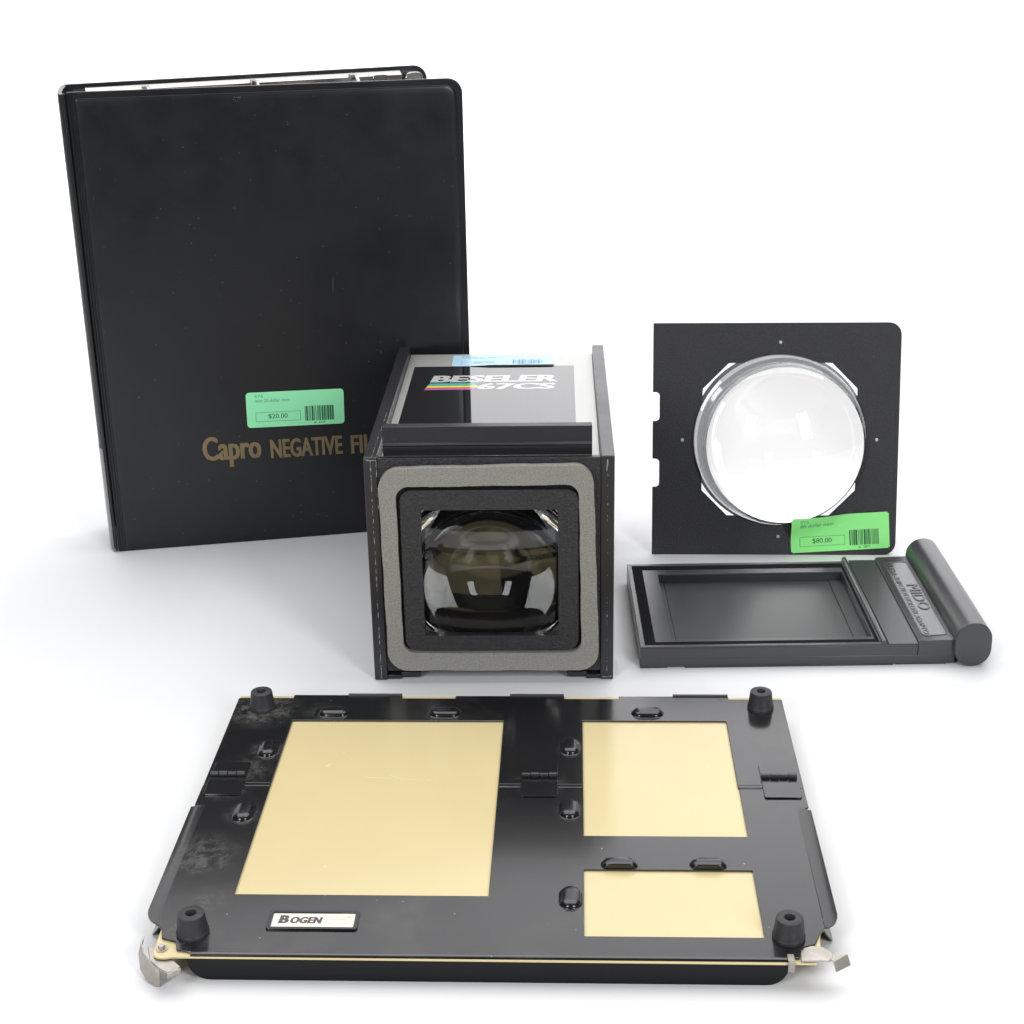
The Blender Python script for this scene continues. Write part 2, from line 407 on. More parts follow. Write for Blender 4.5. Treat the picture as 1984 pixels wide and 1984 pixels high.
# ------------------------------------------------------------------ helpers for stickers
def sticker(parent, cx, cy, w, h, ang, f, paper, lines, price, number, ink, faint, plane_w=0.0, seedv=1, bend=None, label=None):
    """price sticker; (u,v,w) through f; w grows towards the viewer"""
    ca, sa = math.cos(ang), math.sin(ang)
    bend = bend or (lambda u, v: 0.0)
    def g(u, v, w):
        uu = u - w_ / 2; vv = v - h_ / 2
        U = cx + uu * ca - vv * sa; V = cy + uu * sa + vv * ca
        return f(U, V, plane_w + w + bend(U, V))
    w_, h_ = w, h
    mb = MB()
    # the paper as a fine grid so that it can follow a bend
    out = rrect(0, w, 0, h, 0.28, 4)
    mb.prism(out, 0.0, 0.012, f=g)
    if bend(0, 0) is not None and label == 'grid':
        mb = MB(); nx, ny = 72, 30; vs = []
        for j in range(ny + 1):
            for i in range(nx + 1):
                u = w * i / nx; v = h * j / ny
                # pull the four grid corners in to round them
                for (qx, qy) in ((0, 0), (w, 0), (0, h), (w, h)):
                    if abs(u - qx) < 1e-6 and abs(v - qy) < 1e-6:
                        u += 0.09 * (1 if qx == 0 else -1); v += 0.09 * (1 if qy == 0 else -1)
                vs.append(g(u, v, 0.012))
        fs = [(j * (nx + 1) + i, j * (nx + 1) + i + 1, (j + 1) * (nx + 1) + i + 1, (j + 1) * (nx + 1) + i)
              for j in range(ny) for i in range(nx)]
        mb.add(vs, fs)
    st = part('price_sticker', mb, paper, parent)
    t = MB()
    a, b = lines
    text_into(t, a, w * .09, w * .175, h * .845, h * .93, 0.03, 0.03, g)
    part('lettering', t, faint, st)
    t = MB()
    text_into(t, b, w * .09, w * .44, h * .715, h * .81, 0.03, 0.03, g)
    part('lettering', t, faint, st)
    t = MB()
    text_into(t, price, w * .22, w * .415, h * .225, h * .375, 0.03, 0.03, g)
    part('lettering', t, ink, st)
    t = MB()
    text_into(t, number, w * .685, w * .80, h * .035, h * .105, 0.03, 0.03, g)
    part('lettering', t, ink, st)
    t = MB()
    bx0, bx1, by0, by1 = w * .09, w * .55, h * .16, h * .43
    for q in ((bx0, bx1, by0, by0 + .03), (bx0, bx1, by1 - .03, by1), (bx0, bx0 + .03, by0 + .03, by1 - .03), (bx1 - .03, bx1, by0 + .03, by1 - .03)):
        t.add([g(q[0], q[2], .03), g(q[1], q[2], .03), g(q[1], q[3], .03), g(q[0], q[3], .03)], [(0, 1, 2, 3)])
    part('price_box', t, faint, st)
    t = MB(); rnd = random.Random(seedv)
    x = w * .595; xe = w * .89; k = 0
    while x < xe:
        bw = rnd.choice((0.045, 0.045, 0.09, 0.13)); bw = min(bw, xe - x)
        if k % 2 == 0:
            t.add([g(x, h * .13, .03), g(x + bw, h * .13, .03), g(x + bw, h * .55, .03), g(x, h * .55, .03)], [(0, 1, 2, 3)])
        else: bw = rnd.choice((0.04, 0.05, 0.08))
        x += bw; k += 1
    part('barcode', t, ink, st)
    return st

# ================================================================== 1. NEGATIVE FILE BINDER
BO = (-31.337, 116.532, 0); BY = 0.163
binder = thing('ring_binder', 'tall black vinyl ring binder with gold lettering standing upright at the back left', 'binder', BO, BY)
fy = lambda u, v, w: (u, w, v)                    # outline in x,z extruded along y
H = 35.45
out = rrect(0.15, 28.62, 0.0, H, (0.15, 0.9, 1.1, 0.15), 7)
mb = MB().prism(out, 0.0, 0.30, f=fy)
front = part('front_cover', mb, M_vinyl, binder, bevel=0.08, seg=3)
# padded panel, softly domed towards its welded edge
inner = rrect(0.72, 28.16, 0.32, H - .45, (0.1, 0.7, 0.85, 0.1), 7)
def inset_loft(mbx, base, steps, f):
    cx = sum(p[0] for p in base) / len(base); cz = sum(p[1] for p in base) / len(base)
    hx = max(p[0] for p in base) - cx; hz = max(p[1] for p in base) - cz
    rows = []
    for ins, w in steps:
        rows.append([f(cx + (p[0] - cx) * (1 - ins / hx), cz + (p[1] - cz) * (1 - ins / hz), w) for p in base])
    vs = [p for r in rows for p in r]; n = len(base); fs = []
    for k in range(len(rows) - 1):
        for i in range(n):
            j = (i + 1) % n; fs.append((k * n + i, k * n + j, (k + 1) * n + j, (k + 1) * n + i))
    fs.append(tuple((len(rows) - 1) * n + i for i in range(n)))
    fs.append(tuple(reversed(range(n))))
    mbx.add(vs, fs, True); return mbx
mb = inset_loft(MB(), inner, [(0, 0.02), (0.02, -0.03), (0.07, -0.07), (0.2, -0.095), (0.6, -0.108), (2.0, -0.112)], fy)
part('cover_panel', mb, M_vinyl, front, sharp=50)
# welded seam ribs by the spine
mb = MB()
for x, r in ((0.02, 0.10), (0.30, 0.075), (0.52, 0.06)):
    mb.tube([(x, -0.02, 0.12), (x, -0.03, 10), (x, -0.03, 25), (x, -0.02, H - .1)], r, 10)
part('welded_seam', mb, M_vinyl, front)
# spine, slightly bulged
pr = [(0.12, 0.02), (-0.12, 0.03), (-0.36, 0.30), (-0.50, 0.9), (-0.60, 2.2), (-0.68, 4.0), (-0.72, 5.3), (-0.60, 6.0), (-0.30, 6.15),
      (-0.28, 5.7), (-0.36, 4.0), (-0.28, 2.2), (-0.18, 0.9), (0.1, 0.32)]
mb = MB().prism(pr, 0.25, H - 0.15)
spine = part('spine', mb, M_vinyl, binder, bevel=0.05)
pr = [(-0.16, 0.00), (-0.40, 0.28), (-0.54, 0.9), (-0.64, 2.2), (-0.72, 4.0), (-0.76, 5.2),
      (-0.725, 5.2), (-0.685, 4.0), (-0.605, 2.2), (-0.505, 0.9), (-0.365, 0.30), (-0.13, 0.035)]
mb = MB().prism(pr, 0.35, 8.65)
part('label_pocket', mb, M_pocket, spine)
# back cover, opened 10 degrees from the front
ba = math.atan2(10.79 - 5.88, 27.47 + 0.64); bL = 28.3
cb, sb = math.cos(ba), math.sin(ba)
fb = lambda u, v, w: (-0.60 + u * cb - w * sb, 5.85 + u * sb + w * cb, v)
out = rrect(0.1, bL, 0.0, H - .1, (0.15, 0.9, 1.1, 0.15), 7)
mb = MB().prism(out, 0.0, 0.28, f=fb)
back = part('back_cover', mb, M_vinyl, binder, bevel=0.07, seg=3)
inner = rrect(0.7, bL - .45, 0.35, H - .5, (0.1, 0.7, 0.85, 0.1), 7)
mb = inset_loft(MB(), inner, [(0, 0.0), (0.03, -0.04), (0.15, -0.08), (0.5, -0.10)], fb)
part('cover_lining', mb, M_vinyl_in, back, sharp=50)
# ring metal along the top of the back cover
mb = MB(); prc = [(-0.12, 33.2), (-0.28, 33.25), (-0.75, 33.75), (-0.95, 34.35), (-0.75, 34.80), (-0.28, 35.05), (-0.12, 35.08)]
mb.prism([(a, b) for a, b in prc], 1.6, 26.0, f=lambda a, b, w: fb(w, b, a))
rm = part('ring_mechanism', mb, M_steel, binder, bevel=0.03)
for u in (6.0, 14.2, 22.0):
    mb = MB(); path = []
    for i in range(15):
        t = R(180 * i / 14); path.append(fb(u, 34.55 + 0.42 * math.sin(t), -0.75 - 1.9 * (i / 14.0)))
    mb.tube(path, 0.16, 10)
    part('ring', mb, M_steel, rm)
    mb = MB(); q = [(u - .28, 34.2), (u + .28, 34.2), (u + .28, 35.02), (u - .28, 35.02)]
    mb.prism(q, -1.05, -0.5, f=fb); part('ring_socket', mb, M_steel_d, rm, bevel=0.05)
mb = MB(); mb.prism(stadium(26.9, 34.45, 1.5, 1.05, 8), -1.15, -0.30, f=fb)
part('release_lever', mb, M_steel, rm, bevel=0.09, seg=3)
mb = MB().prism(stadium(24.2, 34.6, 1.3, 0.6, 8), -1.05, -0.9, f=fb)
part('rivet_plate', mb, M_steel, rm, bevel=0.04)
mb = MB(); r2 = random.Random(5)
for k in range(16):
    x = 12.05 + r2.gauss(0, .16); z = 34.72 - abs(r2.gauss(0, .13)); q = r2.uniform(.02, .05)
    mb.add([(x, -0.12, z), (x + q, -0.12, z - q * .4), (x + q * .3, -0.12, z - q)], [(0, 1, 2)])
part('scuff', mb, M_chip, front, kind='stuff')
# gold print
mb = MB(); yl = -0.130
ft = lambda u, v, w: (u, w, v)
def tilted(px, pz, slope):          # the print runs slightly downhill
    return lambda u, v, w: (u, w, v + (u - px) * slope)
g_ = tilted(7.35, 8, -0.008)
for dx in (0.0, 0.055, 0.11):
    yy_ = yl - dx * 0.01
    text_into(mb, 'Capro', 7.38 + dx, 11.80 + dx, 6.50, 9.06, yy_, yy_, g_, bold=0.012)
    if dx < 0.1:
        text_into(mb, 'NEGATIVE', 12.62 + dx, 18.20 + dx, 6.98, 8.54, yy_, yy_, g_, bold=0.016)
        text_into(mb, 'FILE', 18.92 + dx, 21.30 + dx, 6.95, 8.48, yy_, yy_, g_, bold=0.016)
part('gold_lettering', mb, M_gold, front)
sticker(front, 14.78, 10.93, 7.55, 2.86, R(-1.15), lambda u, v, w: (u, -w, v), M_green,
        ('SYS', 'misc 20 dollar item'), '$20.00', '#  614', M_ink, M_ink_l, plane_w=0.122, seedv=3)

# ================================================================== 2. CONDENSER HEAD
CO = (-9.241, 93.904, 0); CY = -0.031
head = thing('condenser_head', 'black box with a square lens opening framed by grey foam and striped logo on top', 'enlarger head', CO, CY)
D = 25.65
fx = lambda u, v, w: (w, u, v)                    # outline in y,z extruded along x
side = [(0.06, 0.0), (D - .3, 0.0), (D, 0.3), (D, 15.35), (D - .3, 15.6), (0.10, 15.6), (0.0, 15.5), (0.0, 0.12)]
mb = MB().prism(side, 0.0, 0.85, f=fx)
sp1 = part('side_plate', mb, M_satin, head, bevel=0.06, seg=3)
copy_part(sp1, head, (14.85, 0, 0))
# paint rubbed through to metal along the arrises : irregular flakes, densest at the ends
def flakes(mbx, p0, p1, side, n_runs, seed, wmax=0.045):
    r_ = random.Random(seed); A = Vector(p0); B_ = Vector(p1); L_ = (B_ - A).length; d = (B_ - A) / L_; sd = Vector(side)
    for _ in range(n_runs):
        t = r_.random(); t = t * t * 0.45 if r_.random() < 0.35 else (1 - t * t * 0.2 if r_.random() < 0.4 else t)
        ln = r_.choice((0.04, 0.06, 0.1, 0.18, 0.35)) * r_.uniform(0.6, 1.3); q = A + d * (t * (L_ - ln)) + sd * r_.uniform(-0.015, 0.015)
        k = 6; up = []; dn = []
        for i in range(k):
            w = r_.uniform(0.2, 1) * wmax * math.sin(math.pi * (i + .5) / k)
            c_ = q + d * (ln * i / (k - 1)); up.append(tuple(c_ + sd * w * r_.uniform(.3, 1))); dn.append(tuple(c_ - sd * w * r_.uniform(.1, .7)))
        mbx.strip(up, dn)
    return mbx
mb = MB()
flakes(mb, (0.44, -0.004, 0.1), (0.44, -0.004, 15.4), (1, 0, 0), 120, 1); flakes(mb, (0.80, -0.004, 12), (0.80, -0.004, 15.4), (1, 0, 0), 14, 2)
flakes(mb, (0.05, -0.004, 15.42), (0.82, -0.004, 15.42), (0, 0, 1), 16, 5, 0.06); flakes(mb, (0.52, 0.2, 15.604), (0.62, 9.0, 15.604), (1, 0, 0), 45, 6, 0.035)
part('chipped_paint', mb, M_chip, sp1, kind='stuff')
mb = MB()
flakes(mb, (15.27, -0.004, 0.1), (15.27, -0.004, 15.4), (1, 0, 0), 34, 3, 0.035); flakes(mb, (15.2, -0.004, 14.6), (15.25, -0.004, 15.4), (1, 0, 0), 12, 4, 0.06)
flakes(mb, (14.95, -0.004, 0.2), (15.6, -0.004, 0.25), (0, 0, 1), 10, 7, 0.06)
part('chipped_paint', mb, M_chip, head, kind='stuff')
# front panel with the lens opening
hole = rrect(3.48, 12.14, 3.44, 12.20, 0.18, 3)
mb = MB().prism(rrect(0.86, 14.84, 0.66, 15.50, 0.02, 1), 0.10, 0.24, holes=[hole], f=fy)
part('front_panel', mb, M_wrinkle, head, bevel=0.05)
# raised moulded bezel round the opening
bez = MB().prism(rrect(2.20, 13.42, 2.42, 13.55, 0.75, 8), -0.40, -0.10, holes=[rrect(3.48, 12.14, 3.44, 12.20, 0.18, 3)], f=fy)
part('lens_bezel', bez, M_wrinkle, head, bevel=0.20, seg=5)
bez = MB().prism(rrect(2.20, 13.42, 2.42, 13.55, 0.75, 8), -0.11, 0.105, holes=[rrect(3.48, 12.14, 3.44, 12.20, 0.18, 3)], f=fy)
part('bezel_step', bez, M_wrinkle, head)
# foam gasket, hand cut so a little uneven
def wob(pts, amp, ph):
    res = []
    for i, (x, y) in enumerate(pts):
        res.append((x + amp * math.sin(1.7 * y + ph) + 0.01 * random.uniform(-1, 1), y + amp * math.sin(1.3 * x + ph * 2) + 0.01 * random.uniform(-1, 1)))
    return res
def dens(pts, step=0.25):
    res = []
    for i in range(len(pts)):
        a = Vector(pts[i]); b = Vector(pts[(i + 1) % len(pts)]); n = max(1, int((b - a).length / step))
        res += [tuple(a + (b - a) * k / n) for k in range(n)]
    return res
def skew_quad(pts, tl, tr, br, bl):
    x0 = min(p[0] for p in pts); x1 = max(p[0] for p in pts); y0 = min(p[1] for p in pts); y1 = max(p[1] for p in pts)
    r = []
    for x, y in pts:
        s = (x - x0) / (x1 - x0); t = (y - y0) / (y1 - y0)
        r.append(tuple((bl[k] * (1 - s) + br[k] * s) * (1 - t) + (tl[k] * (1 - s) + tr[k] * s) * t for k in (0, 1)))
    return r
fo = wob(skew_quad(dens(rrect(0, 10, 0, 10, 0.95, 8)), (0.90, 14.98), (14.36, 15.18), (14.78, 0.92), (1.02, 0.95)), 0.018, 1.0)
fi = wob(skew_quad(dens(rrect(0, 10, 0, 10, 0.70, 8)), (1.97, 13.78), (13.46, 13.88), (13.62, 2.20), (2.03, 2.20)), 0.016, 2.0)
mb = MB().prism(fo, -0.44, 0.095, holes=[fi], f=fy)
part('foam_gasket', mb, M_foam, head, bevel=0.10, seg=3)
# feet brackets
mb = MB()
mb.box(0.86, 1.75, 0.10, 4.0, 0.06, 0.34); mb.box(1.75, 3.02, 0.20, 4.0, 0.14, 0.50)
fbk = part('foot_bracket', mb, M_satin, head, bevel=0.03)
mb = MB(); mb.box(13.95, 14.84, 0.10, 4.0, 0.06, 0.34); mb.box(12.68, 13.95, 0.20, 4.0, 0.14, 0.50)
part('foot_bracket', mb, M_satin, head, bevel=0.03)
# top panel
mb = MB().box(0.86, 14.84, 0.70, D - .1, 14.70, 14.90)
top = part('top_panel', mb, M_greypaint, head, bevel=0.03)
mb = MB().box(0.86, 14.84, 0.62, 1.15, 15.05, 15.30)
part('front_ledge', mb, M_satin, head, bevel=0.05)
mb = MB().box(0.87, 14.83, 0.7, D - .4, 0.70, 0.90); part('bottom_panel', mb, M_inner, head)
mb = MB().box(0.86, 14.84, D - .6, D - .2, 0.9, 14.69); part('rear_panel', mb, M_brown, head)
# rising flap behind the front edge
pf = [(1.10, 15.30), (1.10, 15.95), (0.98, 16.05), (1.10, 16.15), (1.16, 17.22), (1.72, 17.26), (1.72, 17.16), (1.30, 17.12), (1.24, 15.30)]
mb = MB().prism(pf, 1.14, 14.32, f=lambda u, v, w: (w, u, v))
part('filter_flap', mb, M_satin, head, bevel=0.02)
# label + print
zt = 14.90
mb = MB().prism([(1.38, 3.0), (13.38, 3.0), (13.40, 22.15), (1.42, 22.15)], zt + 0.004, zt + 0.03)
lab = part('logo_label', mb, M_label, head)
fz = lambda u, v, w: (u, v, w)
mb = MB(); zl = zt + 0.034
for dx in (0.0, 0.06, 0.12):
    zq = zl + dx * 0.02
    text_into(mb, 'BESELER', 2.84 + dx, 12.08 + dx, 18.06, 19.78, zq, zq, lambda u, v, w: (u, v, w), bold=0.030)
    text_into(mb, '67CS', 6.46 + dx, 12.02 + dx, 16.26, 17.76, zq, zq, lambda u, v, w: (u, v, w), bold=0.030)
# italic lean of the heavy extended lettering
mb.v = [(x + (y - 17.9) * 0.12, y, z) for x, y, z in mb.v]
part('lettering', mb, M_white, lab)
for k, (m_, y0, x0, x1) in enumerate(((M_cyan, 17.36, 2.78, 6.16), (M_yellow, 16.80, 2.66, 6.30), (M_magenta, 16.24, 2.56, 6.16))):
    mb = MB(); q = [(x0, y0, zl), (x1, y0, zl), (x1 + .10, y0 + .46, zl), (x0 + .10, y0 + .46, zl)]
    mb.add(q, [(0, 1, 2, 3)]); part('stripe', mb, m_, lab)
# blue sticker, its near edge curling up
curl = lambda U, V: 0.02 + (0.13 * max(0.0, (23.1 - V) / 1.3) ** 1.5 * max(0.0, min(1.0, (U - 5.6) / 1.6)) if V < 23.1 else 0.0)
st = sticker(top, 8.05, 23.55, 7.7, 2.9, R(0.3), lambda u, v, w: (u, v, w), M_blue, ('SYS', 'misc dollar item'), 'MISC ITEM', '# 514',
             M_blueink, M_blueink, plane_w=zt + .03, seedv=9, bend=curl, label='grid')
# the two condenser lenses and the barrel
lc = (7.80, 7.82)
def lens_prof(r, edge, sag, n=14):
    """plano-convex : flat at h=0, edge to h=edge, dome to edge+sag"""
    Rr = (r * r + sag * sag) / (2 * sag); pr = [(0, 0), (r - .05, 0), (r, 0.05), (r, edge)]
    a0 = math.asin(r / Rr)
    for i in range(1, n + 1):
        a = a0 * (1 - i / n); pr.append((Rr * math.sin(a), edge + sag - Rr + Rr * math.cos(a)))
    pr[-1] = (0, edge + sag)
    return pr
fr_ = (5.8 ** 2 + 0.75 ** 2) / 1.5; a9 = math.asin(5.8 / fr_)
pr_ = [(0.0 if i == 0 else fr_ * math.sin(a9 * i / 16), -(0.75 - fr_ + fr_ * math.cos(a9 * i / 16))) for i in range(17)]
mb = MB().lathe(pr_ + lens_prof(5.80, 0.35, 2.9, 28)[3:], 96, f=lambda x, y, h: (lc[0] + x, 0.32 + h, lc[1] + y))
part('front_lens', mb, M_glass, head, sharp=40)
mb = MB().lathe(lens_prof(5.6, 0.35, 2.7, 28), 96, f=lambda x, y, h: (lc[0] + x, 7.4 - h, lc[1] + y))
part('rear_lens', mb, M_glass, head, sharp=40)
mb = MB().lathe([(5.84, 0.30), (6.9, 0.30), (6.9, 0.75), (5.84, 0.75)], 96, f=lambda x, y, h: (lc[0] + x, h, lc[1] + y))
part('lens_retaining_ring', mb, M_alu, head)
mb = MB().lathe([(5.84, 0.76), (6.9, 0.76), (6.9, 9.2), (5.84, 9.2)], 72, f=lambda x, y, h: (lc[0] + x, h, lc[1] + y))
part('lens_barrel', mb, M_barrel, head)
mb = MB().prism(rrect(0.87, 14.83, 0.91, 14.68, 0.05, 1), 9.25, 9.5,
                holes=[[(7.8 + 5.2 * math.cos(2 * math.pi * i / 40), 7.8 + 5.2 * math.sin(2 * math.pi * i / 40)) for i in range(40)]], f=fy)
part('inner_baffle', mb, M_brown, head)

# ================================================================== 3. LENS PLATE, leaning back 13 degrees
PO = (10.81, 114.14, 0.0); PY = R(-3.08); PT = R(13)
plate = thing('lens_plate', 'square black metal plate holding a round clear lens, leaning back behind the film holder adaptor', 'lens board', PO, PY, PT)
def notch(z1, z0):
    return [(0.0, z1), (0.30, z1 - .02), (0.48, z1 - .14), (0.52, z1 - .3), (0.52, z0 + .3), (0.48, z0 + .14), (0.30, z0 + .02), (0.0, z0)]
outl = [(0.0, 0.0)]
outl += [(x, z) for x, z in reversed(notch(7.50, 5.28))]
outl += [(x, z) for x, z in reversed(notch(12.62, 10.38))]
outl += [(0.0, 17.86)]
rr = rrect(0, 18.72, 0, 17.86, 0.95, 8)
outl += [(17.8, 17.86)] + [p for p in reversed(rr) if p[0] > 17.75 and p[1] > 10] + [p for p in reversed(rr) if p[0] > 17.75 and p[1] < 10]
cl = (9.66, 8.94)
octo = []
for i in range(96):
    t = 2 * math.pi * i / 96; c_, s_ = abs(math.cos(t)), abs(math.sin(t))
    sq = min(5.88 / max(c_, s_), 9.78 / (c_ + s_))
    rr_ = max(6.42, sq); octo.append((cl[0] + rr_ * math.cos(t), cl[1] + rr_ * math.sin(t)))
mb = MB().prism(outl, 0.0, 0.22, holes=[octo], f=fy)
part('face_plate', mb, M_plate, plate, bevel=0.03)
# folded right rim
mb = MB().prism(rrect(18.45, 18.72, 0.95, 16.9, 0.02, 1), 0.22, 0.75, f=fy)
mb.box(0.3, 17.6, 0.22, 0.75, 17.60, 17.84)
part('folded_rim', mb, M_plate, plate, bevel=0.04)
# prop foot folded out of the back
mb = MB().prism([(0.22, 0.02), (4.0, 0.92), (4.0, 1.08), (0.22, 0.30)], 1.2, 17.4, f=lambda u, v, w: (w, u, v))
part('support_flange', mb, M_plate, plate, bevel=0.02)
pin = MB().lathe([(0, -0.06), (0.09, -0.055), (0.13, -0.02), (0.13, 0.1)], 20, f=lambda x, y, h: (x, h, y))
p0 = part('pin', pin, M_pin, plate, loc=(9.63, 0, 16.38))
for x, z in ((2.27, 8.92), (17.05, 8.94), (9.72, 1.44)):
    copy_part(p0, plate, (x, 0, z))
# lens domed towards the viewer, set a little off centre in a bevelled glass rim
cf = (10.02, 8.60)
def plate_lens():
    r, edge, sag = 5.95, 0.85, 2.0
    Rr = (r * r + sag * sag) / (2 * sag); a0 = math.asin(r / Rr)
    pr = [(0, 0.10), (r - .02, 0.10), (r, 0.08), (r, -edge + 0.05)]
    for i in range(0, 33):
        a = a0 * (1 - i / 32); pr.append((Rr * math.sin(a), -(edge + sag - Rr + Rr * math.cos(a)) + 0.02))
    pr[-1] = (0, pr[-1][1])
    return pr
mb = MB().lathe(plate_lens(), 120, f=lambda x, y, h: (cf[0] + x, h, cf[1] + y))
lens_o = part('lens', mb, M_glass2, plate, sharp=50)
rim_prof = [(1.0, 0.10), (1.0, -0.30), (0.97, -0.36), (0.80, -0.42), (0.77, -0.50), (0.74, -0.50), (0.70, -0.55), (0.42, -0.66), (0.38, -0.74), (0.34, -0.74), (0.28, -0.80), (0.06, -0.90), (0.0, -0.86), (0.0, 0.10)]
vs = []; n_ = 120
for t, h in rim_prof:
    cx_ = cf[0] + (cl[0] - cf[0]) * t; cz_ = cf[1] + (cl[1] - cf[1]) * t; r_ = 5.96 + (6.53 - 5.96) * t
    vs += [(cx_ + r_ * math.cos(2 * math.pi * i / n_), h, cz_ + r_ * math.sin(2 * math.pi * i / n_)) for i in range(n_)]
fs = []; k_ = len(rim_prof)
for j in range(k_):
    for i in range(n_):
        fs.append((j * n_ + i, j * n_ + (i + 1) % n_, ((j + 1) % k_) * n_ + (i + 1) % n_, ((j + 1) % k_) * n_ + i))
mb = MB().add(vs, fs, True)
o_ = part('lens_rim', mb, M_glassrim, plate, sharp=25)
o_.data.materials.append(M_glass)
for p in o_.data.polygons:
    if p.index // n_ < 5: p.material_index = 1
# metal retaining ring behind the glass
mb = MB(); mb.lathe([(6.50, 0.26), (6.76, 0.26), (6.76, 0.36), (6.50, 0.36), (6.50, 0.26)], 96, f=lambda x, y, h: (cl[0] + x, h, cl[1] + y))
part('retaining_ring', mb, M_chrome, plate)
def lift(U, V):
    d = math.hypot(U - cl[0], V - cl[1]); t = max(0.0, min(1.0, (8.0 - d) / 1.7))
    return 0.02 + 1.12 * t * t * (3 - 2 * t)
sticker(plate, 14.44, 1.77, 7.55, 2.84, R(3.4), lambda u, v, w: (u, -w, v), M_green2, ('SYS', '80 dollar item'), '$80.00', '#  2871',
        M_ink, M_ink_l, plane_w=0.01, seedv=5, bend=lift, label='grid')

# ================================================================== 4. FILM HOLDER ADAPTOR
MO = (8.34, 94.933, 0); MY = -0.008
mido = thing('film_holder_adaptor', 'flat dark grey plastic film holder adaptor with rounded grip lying right of the condenser head', 'film holder', MO, MY)
W_, Dp, zt = 20.9, 13.75, 1.58
win = (2.15, 15.62, 1.25, 12.0)
mb = MB().prism(rrect(0, W_, 0, Dp, 0.06, 2), 0.10, 0.72)
part('base', mb, M_mido, mido, bevel=0.03)
mb = MB().prism(rrect(0, 18.4, 0, Dp, 0.06, 2), 0.70, 1.46, holes=[[(win[0], win[2]), (win[1], win[2]), (win[1], win[3]), (win[0], win[3])]])
part('body_frame', mb, M_mido, mido, bevel=0.02)
# rim round the film area (thin upstanding wall)
mb = MB().prism([(0, 0), (16.2, 0), (16.2, Dp), (0, Dp)], 1.455, zt, holes=[[(0.34, 0.30), (15.9, 0.30), (15.9, Dp - .32), (0.34, Dp - .32)]])
part('rim', mb, M_mido, mido, bevel=0.03)
mb = MB().prism([(0.36, 0.32), (15.88, 0.32), (15.88, Dp - .34), (0.36, Dp - .34)], 1.455, 1.52,
                holes=[[(1.05, 0.85), (15.70, 0.85), (15.70, Dp - .95), (1.05, Dp - .95)]])
part('velvet_light_trap', mb, M_velvet, mido)
mb = MB().prism([(1.07, 0.87), (15.88, 0.87), (15.88, Dp - .97), (1.07, Dp - .97)], 1.458, 1.50,
                holes=[[(win[0], win[2]), (win[1], win[2]), (win[1], win[3]), (win[0], win[3])]])
part('film_rail', mb, M_mido, mido, bevel=0.01)
mb = MB(); mb.box(win[0] + .05, win[0] + .42, win[2] + .02, win[3] - .02, 0.73, 0.86); mb.box(win[0] + .46, win[1] - 1.0, win[2] + .02, win[3] - .02, 0.73, 0.84)
mb.box(win[1] - .96, win[1] - .02, win[2] + .02, win[3] - .02, 0.73, 0.86)
part('dark_slide', mb, M_mido2, mido, bevel=0.01)
mb = MB().prism([(15.95, 1.455), (15.98, 1.72), (16.10, 1.82), (16.24, 1.80), (16.42, 1.50), (16.44, 1.455)], 0.0, Dp + .28, f=lambda u, v, w: (u, w, v))
part('locking_rib', mb, M_mido, mido, bevel=0.02)
mb = MB().box(16.46, 18.42, 0.0, Dp + .2, 1.455, 1.56); part('bridge_panel', mb, M_mido2, mido, bevel=0.02)
# stepped plate that carries the embossed name
mb = MB().prism([(18.42, 0.70), (20.95, 0.70), (20.95, 1.90), (20.6, 1.80), (18.60, 1.74), (18.42, 1.66)], 0.0, Dp + .25, f=lambda u, v, w: (u, w, v))
mp_ = part('name_plate', mb, M_mido, mido, bevel=0.02)
zz = lambda x: 1.74 + (x - 18.60) * 0.03
fr = rrect(18.80, 20.55, 0.75, 12.95, 0.38, 5); fr2 = rrect(18.88, 20.47, 0.83, 12.87, 0.30, 5)
mb = MB().prism(fr, 0.0, 0.035, holes=[fr2], f=lambda u, v, w: (u, v, zz(u) + w)); part('border_line', mb, M_mido, mp_)
mb = MB()
fm = lambda u, v, w: (v, 13.2 - u, zz(v) + w)      # reads from the far end towards the viewer, tops towards the grip
text_into(mb, 'MIDO', 4.3, 8.5, 19.58, 20.36, 0.012, 0.06, fm, bold=0.0)
text_into(mb, 'ULTRA-THIN FILM HOLDER ADAPTOR', 0.45, 12.6, 18.98, 19.36, 0.012, 0.04, fm, bold=0.0, shear=0.15)
part('lettering', mb, M_mido, mp_)
mb = MB().prism(rrect(18.90, 20.45, 0.85, 12.85, 0.28, 5), 0.002, 0.012, f=lambda u, v, w: (u, v, zz(u) + w)); part('name_insert', mb, M_mido3, mp_)
# stadium-section grip
gs = stadium(21.92, 1.60, 2.42, 3.16, 14)
mb = MB().prism(gs, -0.42, 14.15, f=lambda u, v, w: (u, w, v))
part('grip', mb, M_mido, mido, bevel=0.07, seg=3, angle=50)
mb = MB().box(3.0, 16.8, -0.03, 0.3, 0.0, 0.12); mb.box(0.02, 1.8, 0.02, 0.4, 0.0, 0.10); mb.box(17.0, 20.3, 0.05, 13, 0.0, 0.10)
part('lower_flange', mb, M_mido, mido, bevel=0.01)

# ================================================================== 5. EASEL, lying face down
EO = (-14.417, 68.103, 0); EY = -0.044
easel = thing('print_easel', 'black enamel print easel in front with three cream windows and four upturned rubber feet', 'easel', EO, EY)
XL, XR = -3.86, 30.03
zb0, zb1 = 1.40, 1.50
w1 = (0.0, 12.90, 17.97); w2 = (17.70, 26.38); yfold = 10.36
